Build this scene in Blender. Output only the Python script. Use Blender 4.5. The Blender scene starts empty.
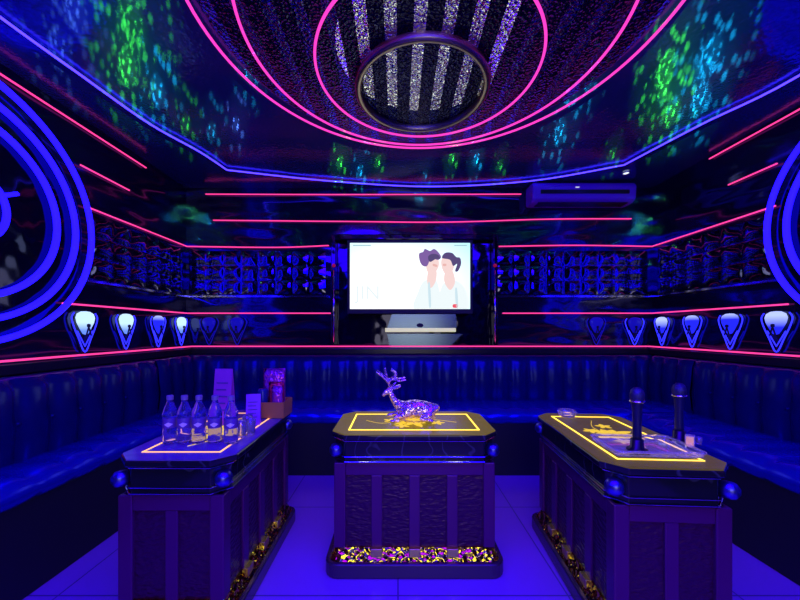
import bpy, bmesh, math, random
from mathutils import Vector, Matrix
random.seed(7)
S = bpy.context.scene
COL = S.collection
PI = math.pi

# ------------------------------------------------------------------ camera
F = 340.0
cam = bpy.data.cameras.new('camera')
cam.sensor_width = 36.0
cam.lens = F / 800 * 36
cam.shift_x = 0.0025
cam.shift_y = 0.0375
cam.clip_start = 0.02
co = bpy.data.objects.new('camera', cam)
COL.objects.link(co)
co.location = (0, 0, 1.25)
co.rotation_euler = (PI / 2, 0, 0)
S.camera = co

# ------------------------------------------------------------------ world, exposure
w = bpy.data.worlds.new('world')
S.world = w
w.use_nodes = True
w.node_tree.nodes['Background'].inputs[0].default_value = (0.01, 0.0, 0.08, 1)
w.node_tree.nodes['Background'].inputs[1].default_value = 0.3
S.view_settings.view_transform = 'Standard'
S.view_settings.look = 'None'
S.view_settings.exposure = 0.0
S.view_settings.gamma = 1.0
S.view_settings.use_curve_mapping = False
S.cycles.use_denoising = True

# ------------------------------------------------------------------ large lights
def area(name, loc, target, sx, sy, color, power, spread=PI):
    l = bpy.data.lights.new(name, 'AREA')
    l.shape = 'RECTANGLE'; l.size = sx; l.size_y = sy
    l.color = color; l.energy = power; l.spread = spread
    o = bpy.data.objects.new(name, l); COL.objects.link(o)
    o.location = loc
    o.rotation_euler = (Vector(target) - Vector(loc)).to_track_quat('-Z', 'Y').to_euler()
    return o
BLUE = (0.035, 0.0, 1.0)
area('ceiling_blue_fill', (0.18, 0.55, 2.70), (0.18, 0.9, 0), 3.0, 0.8, BLUE, 135)  # added blue fill from overhead, out of view, no fixture behind it
area('rear_blue_fill', (0.18, -1.0, 2.5), (0.18, 1.6, 0.6), 3.0, 0.6, (0.004, 0.0, 1.0), 60)  # second added blue fill, unseen behind the viewer

def spot(name, loc, target, color, power, deg, scale=80.0, thr=0.30):
    l = bpy.data.lights.new(name, 'SPOT')
    l.color = color; l.energy = power; l.spot_size = math.radians(deg); l.spot_blend = 0.9
    l.shadow_soft_size = 0.005
    l.use_nodes = True
    nt = l.node_tree; n = nt.nodes; em = n['Emission']
    tc = n.new('ShaderNodeTexCoord'); vo = n.new('ShaderNodeTexVoronoi'); vo.inputs['Scale'].default_value = scale
    nt.links.new(tc.outputs['Normal'], vo.inputs['Vector'])
    m = n.new('ShaderNodeMath'); m.operation = 'LESS_THAN'; m.inputs[1].default_value = thr
    nt.links.new(vo.outputs['Distance'], m.inputs[0])
    a = n.new('ShaderNodeMath'); a.operation = 'MULTIPLY_ADD'; a.inputs[1].default_value = 1.0; a.inputs[2].default_value = 0.05
    nt.links.new(m.outputs[0], a.inputs[0]); nt.links.new(a.outputs[0], em.inputs['Strength'])
    o = bpy.data.objects.new(name, l); COL.objects.link(o)
    o.location = loc
    o.rotation_euler = (Vector(target) - Vector(loc)).to_track_quat('-Z', 'Y').to_euler()
    return o
def CP(px, py, z=2.78):
    """point of a horizontal plane at height z that the photo shows at px, py"""
    d = F * (z - 1.25) / (330.0 - py)
    return Vector(((px - 398.0) * d / F, d, z))
GR = (0.10, 1.0, 0.02); CY = (0.02, 0.8, 0.45); WH = (0.55, 0.8, 1.0)
DISCO = (0.2, -0.3, 2.1)
for px, py, c, pw, dg in [(127, 68, GR, 40, 9), (132, 30, GR, 14, 14), (158, 92, CY, 26, 8), (186, 125, GR, 22, 6), (212, 132, CY, 16, 6),
                          (340, 163, GR, 70, 5), (378, 162, GR, 50, 4), (360, 172, CY, 50, 5), (452, 158, GR, 60, 4), (476, 160, CY, 60, 4),
                          (500, 166, GR, 30, 4), (560, 132, CY, 30, 8), (665, 70, GR, 40, 10), (664, 90, GR, 40, 6), (672, 112, GR, 60, 8),
                          (708, 60, CY, 20, 12), (700, 100, CY, 40, 9), (612, 155, GR, 30, 4), (75, 10, WH, 3, 10), (60, 50, WH, 3, 10), (236, 125, WH, 14, 5), (250, 70, CY, 12, 7), (590, 80, CY, 12, 7), (425, 176, CY, 14, 4)]:
    spot('disco_light_beam', DISCO, CP(px, py), c, pw * 600, dg * .75)
    spot('disco_light_core', DISCO, CP(px, py), c, pw * 3500, dg * .22, 200.0)

# ------------------------------------------------------------------ materials
def mat(name, base=(0.5, 0.5, 0.5), rough=0.4, metal=0.0, emit=None, es=0.0, trans=0.0, ior=1.45, coat=0.0, spec=0.5):
    m = bpy.data.materials.new(name); m.use_nodes = True
    b = m.node_tree.nodes['Principled BSDF']
    b.inputs['Base Color'].default_value = (*base, 1)
    b.inputs['Roughness'].default_value = rough
    b.inputs['Metallic'].default_value = metal
    b.inputs['IOR'].default_value = ior
    b.inputs['Transmission Weight'].default_value = trans
    b.inputs['Coat Weight'].default_value = coat
    b.inputs['Specular IOR Level'].default_value = spec
    if emit:
        b.inputs['Emission Color'].default_value = (*emit, 1)
        b.inputs['Emission Strength'].default_value = es
    return m
def N(m, t): return m.node_tree.nodes.new(t)
def L(m, a, b): m.node_tree.links.new(a, b)
def P(m): return m.node_tree.nodes['Principled BSDF']
def coords(m, scale=(1, 1, 1)):
    t = N(m, 'ShaderNodeTexCoord'); mp = N(m, 'ShaderNodeMapping'); mp.inputs['Scale'].default_value = scale
    L(m, t.outputs['Object'], mp.inputs['Vector']); return mp.outputs[0]
def bump(m, layers):
    """layers: (kind, xyz scale, strength, distance)"""
    prev = None
    for kind, sc, st, di in layers:
        v = coords(m, sc)
        if kind == 'noise':
            t = N(m, 'ShaderNodeTexNoise'); t.inputs['Scale'].default_value = 1; t.inputs['Detail'].default_value = 1.0; out = t.outputs[0]
        else:
            t = N(m, 'ShaderNodeTexVoronoi'); t.inputs['Scale'].default_value = 1; t.feature = 'SMOOTH_F1'; out = t.outputs['Distance']
        L(m, v, t.inputs['Vector'])
        b = N(m, 'ShaderNodeBump'); b.inputs['Strength'].default_value = st; b.inputs['Distance'].default_value = di
        L(m, out, b.inputs['Height'])
        if prev: L(m, prev.outputs[0], b.inputs['Normal'])
        prev = b
    L(m, prev.outputs[0], P(m).inputs['Normal'])
    return m

PINK = mat('pink neon', (0.1, 0.0, 0.05), 0.5, emit=(1.0, 0.05, 0.30), es=1.35)
PINKRING = mat('magenta neon', (0.1, 0.0, 0.05), 0.5, emit=(1.0, 0.05, 0.55), es=1.15)
BLUET = mat('blue neon', (0.0, 0.0, 0.1), 0.5, emit=(0.05, 0.025, 1.0), es=4.5)
BLUER = mat('deep blue neon', (0.0, 0.0, 0.1), 0.5, emit=(0.008, 0.003, 1.0), es=4.2)
YEL = mat('warm yellow led', (0.1, 0.08, 0.0), 0.5, emit=(1.0, 0.62, 0.06), es=2.6)
PEACH = mat('peach led', (0.1, 0.08, 0.0), 0.5, emit=(1.0, 0.45, 0.18), es=1.6)
YINL = mat('glowing yellow inlay', (0.1, 0.08, 0.0), 0.5, emit=(1.0, 0.66, 0.05), es=0.9)
WHITEB = mat('white lamp glass', (0.1, 0.1, 0.1), 0.5, emit=(0.50, 0.68, 1.0), es=1.3)
BLUEB = mat('blue lamp glass', (0.0, 0.0, 0.1), 0.4, emit=(0.09, 0.11, 1.0), es=0.7)
SOFTB = mat('faint blue lamp glass', (0.0, 0.0, 0.1), 0.4, emit=(0.012, 0.008, 1.0), es=0.35)
BLUEV = mat('blue lamp outline', (0.0, 0.0, 0.1), 0.4, emit=(0.02, 0.02, 1.0), es=2.6)
def lamp_ramp(m, stops):
    t_ = N(m, 'ShaderNodeTexCoord'); x_ = N(m, 'ShaderNodeSeparateXYZ'); r_ = N(m, 'ShaderNodeMapRange'); r_.inputs['From Min'].default_value = .13; r_.inputs['From Max'].default_value = .30
    c_ = N(m, 'ShaderNodeValToRGB'); L(m, t_.outputs['Object'], x_.inputs[0]); L(m, x_.outputs[2], r_.inputs[0]); L(m, r_.outputs[0], c_.inputs[0]); L(m, c_.outputs[0], P(m).inputs['Emission Color'])
    e_ = c_.color_ramp.elements; e_[0].position, e_[0].color = stops[0][0], (*stops[0][1], 1); e_[1].position, e_[1].color = stops[1][0], (*stops[1][1], 1)
lamp_ramp(WHITEB, [(.15, (0.12, 0.25, 1.0)), (.5, (0.50, 0.75, 1.0))])
lamp_ramp(BLUEB, [(.70, (0.015, 0.02, 1.0)), (.98, (0.45, 0.55, 1.0))]); P(BLUEB).inputs['Emission Strength'].default_value = 1.2
HALF = BLUEB.copy(); HALF.name = 'blue lamp glass with bright head'; [n for n in HALF.node_tree.nodes if n.type == 'VALTORGB'][0].color_ramp.elements[0].position = .3; [n for n in HALF.node_tree.nodes if n.type == 'VALTORGB'][0].color_ramp.elements[1].position = .8
CHROME = mat('polished chrome', (0.75, 0.75, 0.8), 0.12, 1.0)
BLACKM = mat('black gloss metal', (0.03, 0.03, 0.04), 0.25, 0.6)
BLACK = mat('black matte', (0.01, 0.01, 0.015), 0.6)
BRONZE = mat('aged bronze', (0.28, 0.22, 0.15), 0.35, 1.0)
WALL = bump(mat('rippled black mirror wall', (0.045, 0.045, 0.13), 0.10, 0.9), [('noise', (1.6, 1.6, 5.0), 0.5, 0.05)])
PILL = mat('black mirror pillow tiles', (0.10, 0.10, 0.22), 0.06, 1.0)
PILL = bump(PILL, [('noise', (5, 5, 9), 0.25, 0.03)])
NICHE = bump(mat('black glass niche', (0.03, 0.03, 0.07), 0.07, 0.9), [('noise', (6, 6, 6), 0.3, 0.03)])
CEIL = bump(mat('dark mirror ceiling', (0.025, 0.05, 0.20), 0.15, 0.5), [('noise', (2.2, 2.2, 2.2), 0.3, 0.05), ('vor', (55, 55, 55), 0.12, 0.01)])
HAMMER = bump(mat('hammered steel', (0.92, 0.95, 0.80), 0.05, 1.0), [('vor', (75, 75, 75), 0.62, 0.02), ('noise', (5, 5, 5), 0.2, 0.05)])
HAMMER2 = bump(mat('dim hammered steel', (0.035, 0.045, 0.14), 0.08, 1.0), [('vor', (75, 75, 75), 0.8, 0.02)])
DARKG = bump(mat('black ceiling glass', (0.012, 0.012, 0.05), 0.12, 0.9), [('vor', (75, 75, 75), 0.5, 0.02)])
FLOORM = mat('pale floor tile', (0.46, 0.46, 0.60), 0.28)
v = coords(FLOORM); br = N(FLOORM, 'ShaderNodeTexBrick'); br.offset = 0.0; br.inputs['Scale'].default_value = 1.0
br.inputs['Brick Width'].default_value = 0.8; br.inputs['Row Height'].default_value = 0.8; br.inputs['Mortar Size'].default_value = 0.004
br.inputs['Color1'].default_value = (0.42, 0.11, 0.62, 1); br.inputs['Color2'].default_value = (0.40, 0.10, 0.60, 1); br.inputs['Mortar'].default_value = (0.1, 0.05, 0.25, 1)
L(FLOORM, v, br.inputs['Vector']); L(FLOORM, br.outputs[0], P(FLOORM).inputs['Base Color'])
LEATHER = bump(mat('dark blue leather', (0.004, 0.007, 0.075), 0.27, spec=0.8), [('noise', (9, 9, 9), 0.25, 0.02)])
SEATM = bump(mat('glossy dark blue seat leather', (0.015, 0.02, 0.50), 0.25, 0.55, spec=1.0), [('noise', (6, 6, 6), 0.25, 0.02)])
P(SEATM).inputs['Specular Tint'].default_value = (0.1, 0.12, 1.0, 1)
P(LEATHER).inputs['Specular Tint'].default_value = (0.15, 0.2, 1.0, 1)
TOPM = mat('amber onyx tabletop', (0.22, 0.14, 0.30), 0.22)
v = coords(TOPM, (7, 7, 7)); nz = N(TOPM, 'ShaderNodeTexNoise'); nz.inputs['Scale'].default_value = 1; nz.inputs['Detail'].default_value = 6; nz.inputs['Distortion'].default_value = 1.5
cr = N(TOPM, 'ShaderNodeValToRGB'); cr.color_ramp.elements[0].color = (0.12, 0.06, 0.25, 1); cr.color_ramp.elements[1].color = (0.26, 0.18, 0.35, 1)
L(TOPM, v, nz.inputs['Vector']); L(TOPM, nz.outputs[0], cr.inputs[0]); L(TOPM, cr.outputs[0], P(TOPM).inputs['Base Color'])
TOPC = mat('x', (0.16, 0.12, 0.01), 0.25); TOPC.name = 'glowing amber onyx'; P(TOPC).inputs['Emission Color'].default_value = (1.0, 0.76, 0.03, 1); P(TOPC).inputs['Emission Strength'].default_value = 0.12
TOPR = TOPC.copy(); TOPR.name = 'dimly glowing amber onyx'; P(TOPR).inputs['Emission Strength'].default_value = 0.06
BACKLIT = mat('backlit onyx', (0.12, 0.10, 0.01), 0.2, emit=(1.0, 0.78, 0.03), es=0.13)
MARBLE = mat('black marble edge', (0.012, 0.012, 0.02), 0.08)
v = coords(MARBLE, (5, 5, 5)); wv = N(MARBLE, 'ShaderNodeTexWave'); wv.inputs['Scale'].default_value = 0.6; wv.inputs['Distortion'].default_value = 14; wv.inputs['Detail'].default_value = 3
cr = N(MARBLE, 'ShaderNodeValToRGB'); cr.color_ramp.elements[0].position = 0.975; cr.color_ramp.elements[0].color = (0.012, 0.012, 0.02, 1); cr.color_ramp.elements[1].color = (0.05, 0.05, 0.07, 1)
L(MARBLE, v, wv.inputs['Vector']); L(MARBLE, wv.outputs[0], cr.inputs[0]); L(MARBLE, cr.outputs[0], P(MARBLE).inputs['Base Color'])
STILE = mat('purple brown lacquer', (0.13, 0.01, 0.11), 0.32, 0.35)
PANEL = bump(mat('embossed purple brown panel', (0.065, 0.003, 0.050), 0.38, 0.3), [('noise', (30, 30, 60), 0.5, 0.02)])
GOLD = bump(mat('hammered gold', (0.95, 0.78, 0.06), 0.12, 1.0), [('vor', (40, 40, 55), 0.6, 0.02)])
BOSS = mat('chrome with painted blue highlight', (0.12, 0.12, 0.6), 0.35, 1.0)  # blue reflection put into the metal colour for the table-corner highlights
GOLDP = mat('polished gold', (0.95, 0.78, 0.18), 0.3, 1.0)
BASEM = mat('dark bronze plinth', (0.13, 0.08, 0.11), 0.25, 0.7)
PLAST = mat('clear bottle plastic', (0.50, 0.45, 1.0), 0.05, trans=0.92, ior=1.2)
CAPM = mat('grey bottle cap', (0.26, 0.20, 0.30), 0.5)
LABEL = mat('bottle label', (0.16, 0.06, 0.30), 0.4)
v = coords(LABEL, (1, 1, 1)); 
PATCH = mat('pale label patch', (0.95, 0.80, 0.85), 0.5)
GLASS = mat('clear glass', (0.95, 0.92, 1.0), 0.04, trans=0.85, ior=1.35)
CRYST = bump(mat('violet silver crystal', (0.95, 0.66, 0.85), 0.14, 0.8), [('vor', (60, 60, 60), 0.7, 0.01)])
CARD = mat('lilac card', (0.45, 0.05, 0.42), 0.5)
CARD2 = mat('violet card', (0.40, 0.04, 0.60), 0.5)
PRINT = mat('dark print', (0.12, 0.05, 0.25), 0.6)
WOOD = mat('orange brown wood', (0.55, 0.22, 0.05), 0.45)
REDP = bump(mat('red foil', (0.95, 0.04, 0.12), 0.25, 0.5), [('noise', (40, 40, 40), 0.8, 0.02)])
PURP = bump(mat('purple foil', (0.60, 0.05, 0.45), 0.25, 0.5), [('noise', (40, 40, 40), 0.8, 0.02)])
NAVY = mat('navy blue enamel', (0.01, 0.03, 0.16), 0.25)
ACM = mat('violet white air conditioner shell', (0.16, 0.02, 0.50), 0.4)
CONS = mat('grey console panel', (0.12, 0.18, 0.28), 0.22, 0.9)
LIP_GLOW = mat('pale gold lip with painted glow', (0.85, 0.85, 0.30), 0.3, emit=(0.95, 0.95, 0.35), es=0.55)  # painted glow for the television's reflected line; the lip is no lamp
MICB = mat('dark blue microphone body', (0.015, 0.015, 0.07), 0.35, 0.3)
MESHM = bump(mat('microphone grille', (0.05, 0.05, 0.13), 0.4, 0.7), [('vor', (400, 400, 400), 0.8, 0.002)])

# ------------------------------------------------------------------ mesh helpers
def link(name, bm, m, parent=None, smooth=False, bev=0.0):
    me = bpy.data.meshes.new(name)
    bmesh.ops.recalc_face_normals(bm, faces=bm.faces)
    bm.to_mesh(me); bm.free()
    if smooth:
        for p in me.polygons: p.use_smooth = True
    ms = m if isinstance(m, (list, tuple)) else [m]
    for k in ms: me.materials.append(k)
    o = bpy.data.objects.new(name, me); COL.objects.link(o)
    if parent: o.parent = parent
    if bev:
        b = o.modifiers.new('b', 'BEVEL'); b.width = bev; b.segments = 3; b.limit_method = 'ANGLE'
    return o
def thing(name, label, cat, loc=(0, 0, 0), rz=0.0, group=None):
    o = bpy.data.objects.new(name, None); COL.objects.link(o); o.empty_display_size = 0.05
    o.location = loc; o.rotation_euler = (0, 0, rz); o['label'] = label; o['category'] = cat
    if group: o['group'] = group
    return o
def tag(o, label, cat, group=None):
    o['label'] = label; o['category'] = cat
    if group: o['group'] = group
    return o
def struct(o): o['kind'] = 'structure'; return o
def BM(): return bmesh.new()
def box(bm, x0, x1, y0, y1, z0, z1):
    vs = [bm.verts.new((x, y, z)) for z in (z0, z1) for x, y in ((x0, y0), (x1, y0), (x1, y1), (x0, y1))]
    for f in ((0, 1, 2, 3), (4, 5, 6, 7), (0, 1, 5, 4), (1, 2, 6, 5), (2, 3, 7, 6), (3, 0, 4, 7)):
        bm.faces.new([vs[i] for i in f])
    return bm
def prism(bm, pts, z0, z1, inset=0.0):
    """pts: xy outline; extruded from z0 to z1"""
    a = [bm.verts.new((x, y, z0)) for x, y in pts]; b = [bm.verts.new((x, y, z1)) for x, y in pts]
    n = len(pts); bm.faces.new(a[::-1]); bm.faces.new(b)
    for i in range(n): bm.faces.new((a[i], a[(i + 1) % n], b[(i + 1) % n], b[i]))
    return bm
def tube(bm, path, r, closed=False, seg=10, caps=True):
    path = [Vector(p) for p in path]; n = len(path); rings = []
    up = None
    for i, p in enumerate(path):
        if closed: t = path[(i + 1) % n] - path[i - 1]
        else: t = path[min(i + 1, n - 1)] - path[max(i - 1, 0)]
        t.normalize()
        if up is None:
            up = Vector((0, 0, 1)) if abs(t.z) < 0.9 else Vector((1, 0, 0))
        a = t.cross(up)
        if a.length < 1e-5: a = t.cross(Vector((0, 1, 0)))
        a.normalize(); b = a.cross(t).normalized(); up = b
        rr = r[i] if isinstance(r, (list, tuple)) else r
        rings.append([bm.verts.new(p + a * rr * math.cos(2 * PI * k / seg) + b * rr * math.sin(2 * PI * k / seg)) for k in range(seg)])
    for i in range(n if closed else n - 1):
        A = rings[i]; B = rings[(i + 1) % n]
        for k in range(seg): bm.faces.new((A[k], A[(k + 1) % seg], B[(k + 1) % seg], B[k]))
    if not closed and caps:
        bm.faces.new(rings[0][::-1]); bm.faces.new(rings[-1])
    return bm
def lathe(bm, prof, c=(0, 0, 0), seg=20):
    rings = []
    for r, z in prof:
        if r < 1e-5: rings.append([bm.verts.new((c[0], c[1], c[2] + z))])
        else: rings.append([bm.verts.new((c[0] + r * math.cos(2 * PI * k / seg), c[1] + r * math.sin(2 * PI * k / seg), c[2] + z)) for k in range(seg)])
    for A, B in zip(rings, rings[1:]):
        for k in range(seg):
            q = [A[k % len(A)], A[(k + 1) % len(A)], B[(k + 1) % len(B)], B[k % len(B)]]
            u = []
            for x in q:
                if x not in u: u.append(x)
            if len(u) > 2: bm.faces.new(u)
    return bm
def circ(c, R, n=96, plane='xy'):
    out = []
    for k in range(n):
        a = 2 * PI * k / n; u, v = R * math.cos(a), R * math.sin(a)
        out.append((c[0] + u, c[1] + v, c[2]) if plane == 'xy' else (c[0], c[1] + u, c[2] + v))
    return out
def spline(pts, per=8, closed=False):
    pts = [Vector(p) for p in pts]; n = len(pts); out = []
    for i in range(n if closed else n - 1):
        p1, p2 = pts[i], pts[(i + 1) % n]
        p0 = pts[i - 1] if (closed or i > 0) else p1; p3 = pts[(i + 2) % n] if (closed or i + 2 < n) else p2
        for k in range(per):
            t = k / per
            out.append(0.5 * ((2 * p1) + (p2 - p0) * t + (2 * p0 - 5 * p1 + 4 * p2 - p3) * t * t + (3 * p1 - p0 - 3 * p2 + p3) * t ** 3))
    if not closed: out.append(pts[-1])
    return out
def dup(root, loc, rz, label=None):
    r = root.copy(); COL.objects.link(r); r.location = loc; r.rotation_euler = (0, 0, rz)
    if label: r['label'] = label
    for ch in list(root.children):
        c = ch.copy(); COL.objects.link(c); c.parent = r
        for g in list(ch.children):
            d = g.copy(); COL.objects.link(d); d.parent = c
    return r

# ------------------------------------------------------------------ room shell
XL, XR, YB, YR, ZC = -2.28, 2.74, 3.66, -1.5, 2.78
struct(link('floor', box(BM(), XL, XR, YR, YB, -0.05, 0), FLOORM))
struct(link('ceiling', box(BM(), XL, XR, YR, YB, ZC, ZC + 0.05), CEIL))
struct(link('wall_left', box(BM(), XL - 0.08, XL, YR - 0.08, YB + 0.08, -0.05, ZC + 0.05), WALL))
struct(link('wall_right', box(BM(), XR, XR + 0.08, YR - 0.08, YB + 0.08, -0.05, ZC + 0.05), WALL))
struct(link('wall_back', box(BM(), XL, XR, YB, YB + 0.08, -0.05, ZC + 0.05), WALL))
struct(link('wall_rear', box(BM(), XL, XR, YR - 0.08, YR, -0.05, ZC + 0.05), WALL))

# pillow-tiled mirror fields in the walls, between the pink lines
def pillow(name, n_cols, cw, rows, rh, place, sub=8):
    bm = BM(); W = n_cols * sub; H = rows * sub; g = {}
    for i in range(W + 1):
        for j in range(H + 1):
            u, v = i / sub, j / sub
            h = 0.014 * (abs(math.sin(PI * u)) ** 0.7) * (abs(math.sin(PI * v)) ** 0.7)
            g[i, j] = bm.verts.new(place(u * cw, v * rh, 0.004 + h))
    for i in range(W):
        for j in range(H): bm.faces.new((g[i, j], g[i + 1, j], g[i + 1, j + 1], g[i, j + 1]))
    return struct(link(name, bm, PILL, smooth=True))
pillow('trim_1', 8, 0.18, 3, 0.155, lambda u, v, h: (-2.22 + u, YB - h, 1.635 + v))
pillow('trim_2', 9, 0.18, 3, 0.155, lambda u, v, h: (1.06 + u, YB - h, 1.635 + v))
pillow('trim_3', 6, 0.18, 3, 0.155, lambda u, v, h: (XL + h, 2.52 + u, 1.635 + v))
pillow('trim_4', 6, 0.18, 3, 0.155, lambda u, v, h: (XR - h, 2.50 + u, 1.635 + v))
# thin chrome-edged shelf line below the tile fields
def line_trim(name, x0, x1, y0, y1, z0, z1, m=BLACKM): return struct(link(name, box(BM(), x0, x1, y0, y1, z0, z1), m))
line_trim('trim_5', -2.26, -0.74, YB - 0.035, YB, 1.600, 1.618, CHROME)
line_trim('trim_6', 1.06, 2.72, YB - 0.035, YB, 1.600, 1.618, CHROME)
line_trim('trim_7', XL, XL + 0.035, 2.45, YB, 1.600, 1.618, CHROME)
line_trim('trim_8', XR - 0.035, XR, 2.45, YB, 1.600, 1.618, CHROME)

# ledge running round the room above the sofa backs
LG = 0.16
def ledge(name, x0, x1, y0, y1): return struct(link(name, box(BM(), x0, x1, y0, y1, 1.00, 1.065), BLACKM, bev=0.008))
ledge('trim_9', XL, XR, YB - LG, YB)
ledge('trim_10', XL, XL + LG, YR, YB - LG)
ledge('trim_11', XR - LG, XR, YR, YB - LG)

# ------------------------------------------------------------------ pink light lines
GP = 'pink light lines on the walls'
def strip(pts, label, r=0.0062, m=PINK, group=GP, per=1):
    p = spline(pts, per) if per > 1 else pts
    return tag(link('neon_strip', tube(BM(), p, r, seg=8), m, smooth=True), label, 'neon strip', group)
E = 0.02
zl = 1.082
strip([(XL + LG, YR + 0.05, zl), (XL + LG, YB - LG, zl)], 'pink neon strip along the ledge over the left-hand sofa')
strip([(XL + LG, YB - LG - 0.002, zl), (XR - LG, YB - LG - 0.002, zl)], 'pink neon strip along the ledge over the back sofa, below the television')
strip([(XR - LG, YR + 0.05, zl), (XR - LG, YB - LG, zl)], 'pink neon strip along the ledge over the right-hand sofa')
z2 = 1.43
strip([(XL + E, 2.29, z2), (XL + E, YB - E, z2)], 'pink neon strip directly above the sconces of the left wall')
strip([(XL + E, YB - E, z2), (-0.72, YB - E, z2)], 'pink neon strip on the back wall, lower left of the television')
strip([(1.12, YB - E, z2), (XR - E, YB - E, z2)], 'pink neon strip on the back wall, lower right of the television')
strip([(XR - E, 2.37, z2), (XR - E, YB - E, z2)], 'pink neon strip directly above the sconces of the right wall')
z3 = 2.145
strip([(XL + E, 2.45, z3), (XL + E, YB - E, z3)], 'pink neon strip at mid height on left wall, running from ring light to corner')
strip([(XL + E, YB - E, z3), (-1.3, YB - E, z3 - .01), (-0.74, YB - E, z3 + .01)], 'pink neon strip level with television top, on its left', per=6)
strip([(1.08, YB - E, z3), (1.9, YB - E, z3 + 0.012), (XR - E, YB - E, z3)], 'pink neon strip level with television top, on its right', per=6)
strip([(XR - E, 2.45, z3), (XR - E, YB - E, z3)], 'pink neon strip at mid height on right wall, running from ring light to corner')
z4 = 2.425
strip([(-1.98, YB - E, z4), (-0.6, YB - E, z4 - 0.012), (0.5, YB - E, z4 - .02), (1.6, YB - E, z4 + .012), (2.50, YB - E, z4 + .016)], 'long pink neon strip on back wall, first one above the television', per=6)
strip([(XL + E, 2.42, z4), (XL + E, 2.86, z4)], 'short pink neon strip on the left wall beside the ring light')
strip([(XR - E, 2.44, z4 + .02), (XR - E, 2.80, z4 + .02)], 'short pink neon strip on the right wall beside the ring light')
z5 = 2.705
strip([(-2.06, YB - E, z5), (-0.6, YB - E, z5 - 0.005), (1.32, YB - E, z5)], 'uppermost pink neon strip of back wall, ending at the air conditioner', per=6)
strip([(XL + E, 0.9, z5), (XL + E, 3.05, z5)], 'long pink neon strip high on the left wall above the ring light')
strip([(XR - E, 0.9, z5 + .04), (XR - E, 2.97, z5 + .04)], 'long pink neon strip high on the right wall above the ring light')

# ------------------------------------------------------------------ ceiling lights
zt = ZC - 0.02
pts = [(-1.75, 0.3, zt), (-1.95, 1.1, zt)] + [tuple(CP(a, b, zt)) for a, b in
      ((0, 17), (75, 71), (150, 124), (200, 152), (227, 170))]
pts2 = [tuple(CP(a, b, zt)) for a, b in ((227, 170), (330, 181), (430, 186.5), (530, 181), (624, 165))]
pts3 = [tuple(CP(a, b, zt)) for a, b in ((624, 165), (700, 125), (800, 75))] + [(2.36, 1.1, zt), (2.2, 0.3, zt)]
path = spline(pts, 6)[:-1] + spline(pts2, 6)[:-1] + spline(pts3, 6)
tag(link('neon_strip', tube(BM(), path, 0.0068, seg=8), BLUET, smooth=True), 'blue neon line with blunt corners running round the ceiling edge', 'neon strip')
def cring(px, R, d, r, m, label, name='neon_ring', z=None):
    bm = tube(BM(), circ((px, d, z or zt - 0.01), R, 120), r, closed=True, seg=10)
    return tag(link(name, bm, m, smooth=True), label, 'ring light' if name == 'neon_ring' else 'ceiling ring', 'magenta rings on the ceiling' if name == 'neon_ring' else None)
cring(0.17, 1.137, 1.665, 0.0075, PINKRING, 'magenta neon ring on the ceiling, widest of the three')
cring(0.17, 0.955, 1.80, 0.0075, PINKRING, 'magenta neon ring on the ceiling, between the widest and the smallest')
cring(0.17, 0.64, 1.995, 0.0075, PINKRING, 'magenta neon ring on the ceiling, smallest, around the bronze ring')
# unlit ring: flat band
bm = BM(); n = 96; ro, ri = 0.420, 0.378
vs = []
for k in range(n):
    a = 2 * PI * k / n
    vs.append([bm.verts.new((0.15 + R_ * math.cos(a), 2.15 + R_ * math.sin(a), z_)) for R_, z_ in ((ro, ZC), (ro, ZC - .035), (ro - .012, ZC - .045), (ri + .012, ZC - .045), (ri, ZC - .035), (ri, ZC))])
for k in range(n):
    A, B = vs[k], vs[(k + 1) % n]
    for j in range(5): bm.faces.new((A[j], A[j + 1], B[j + 1], B[j]))
tag(link('ceiling_ring', bm, BRONZE, smooth=True), 'unlit bronze ring on the ceiling inside the magenta rings', 'ceiling ring')
# hammered steel strips inside the rings (part of the ceiling)
def disc_strip(k, x0, x1, cx, cy, R, z, m):
    pts_f, pts_b = [], []
    for i in range(9):
        x = x0 + (x1 - x0) * i / 8; q = R * R - (x - cx) ** 2
        if q <= 0: continue
        pts_f.append((x, cy - math.sqrt(q))); pts_b.append((x, cy + math.sqrt(q)))
    if len(pts_f) < 2: return
    o = link('trim_%d' % k, prism(BM(), pts_f + pts_b[::-1], z, ZC), m); struct(o)
k = 12; x = -0.9375
while x < 1.28:
    disc_strip(k, x, x + 0.062, 0.17, 1.665, 1.10, ZC - 0.004, HAMMER2); k += 1
    disc_strip(k, x, x + 0.062, 0.165, 1.86, 0.50, ZC - 0.007, HAMMER); k += 1
    disc_strip(k, x + 0.062, x + 0.145, 0.17, 1.665, 1.10, ZC - 0.006, DARKG); k += 1
    x += 0.145

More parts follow.
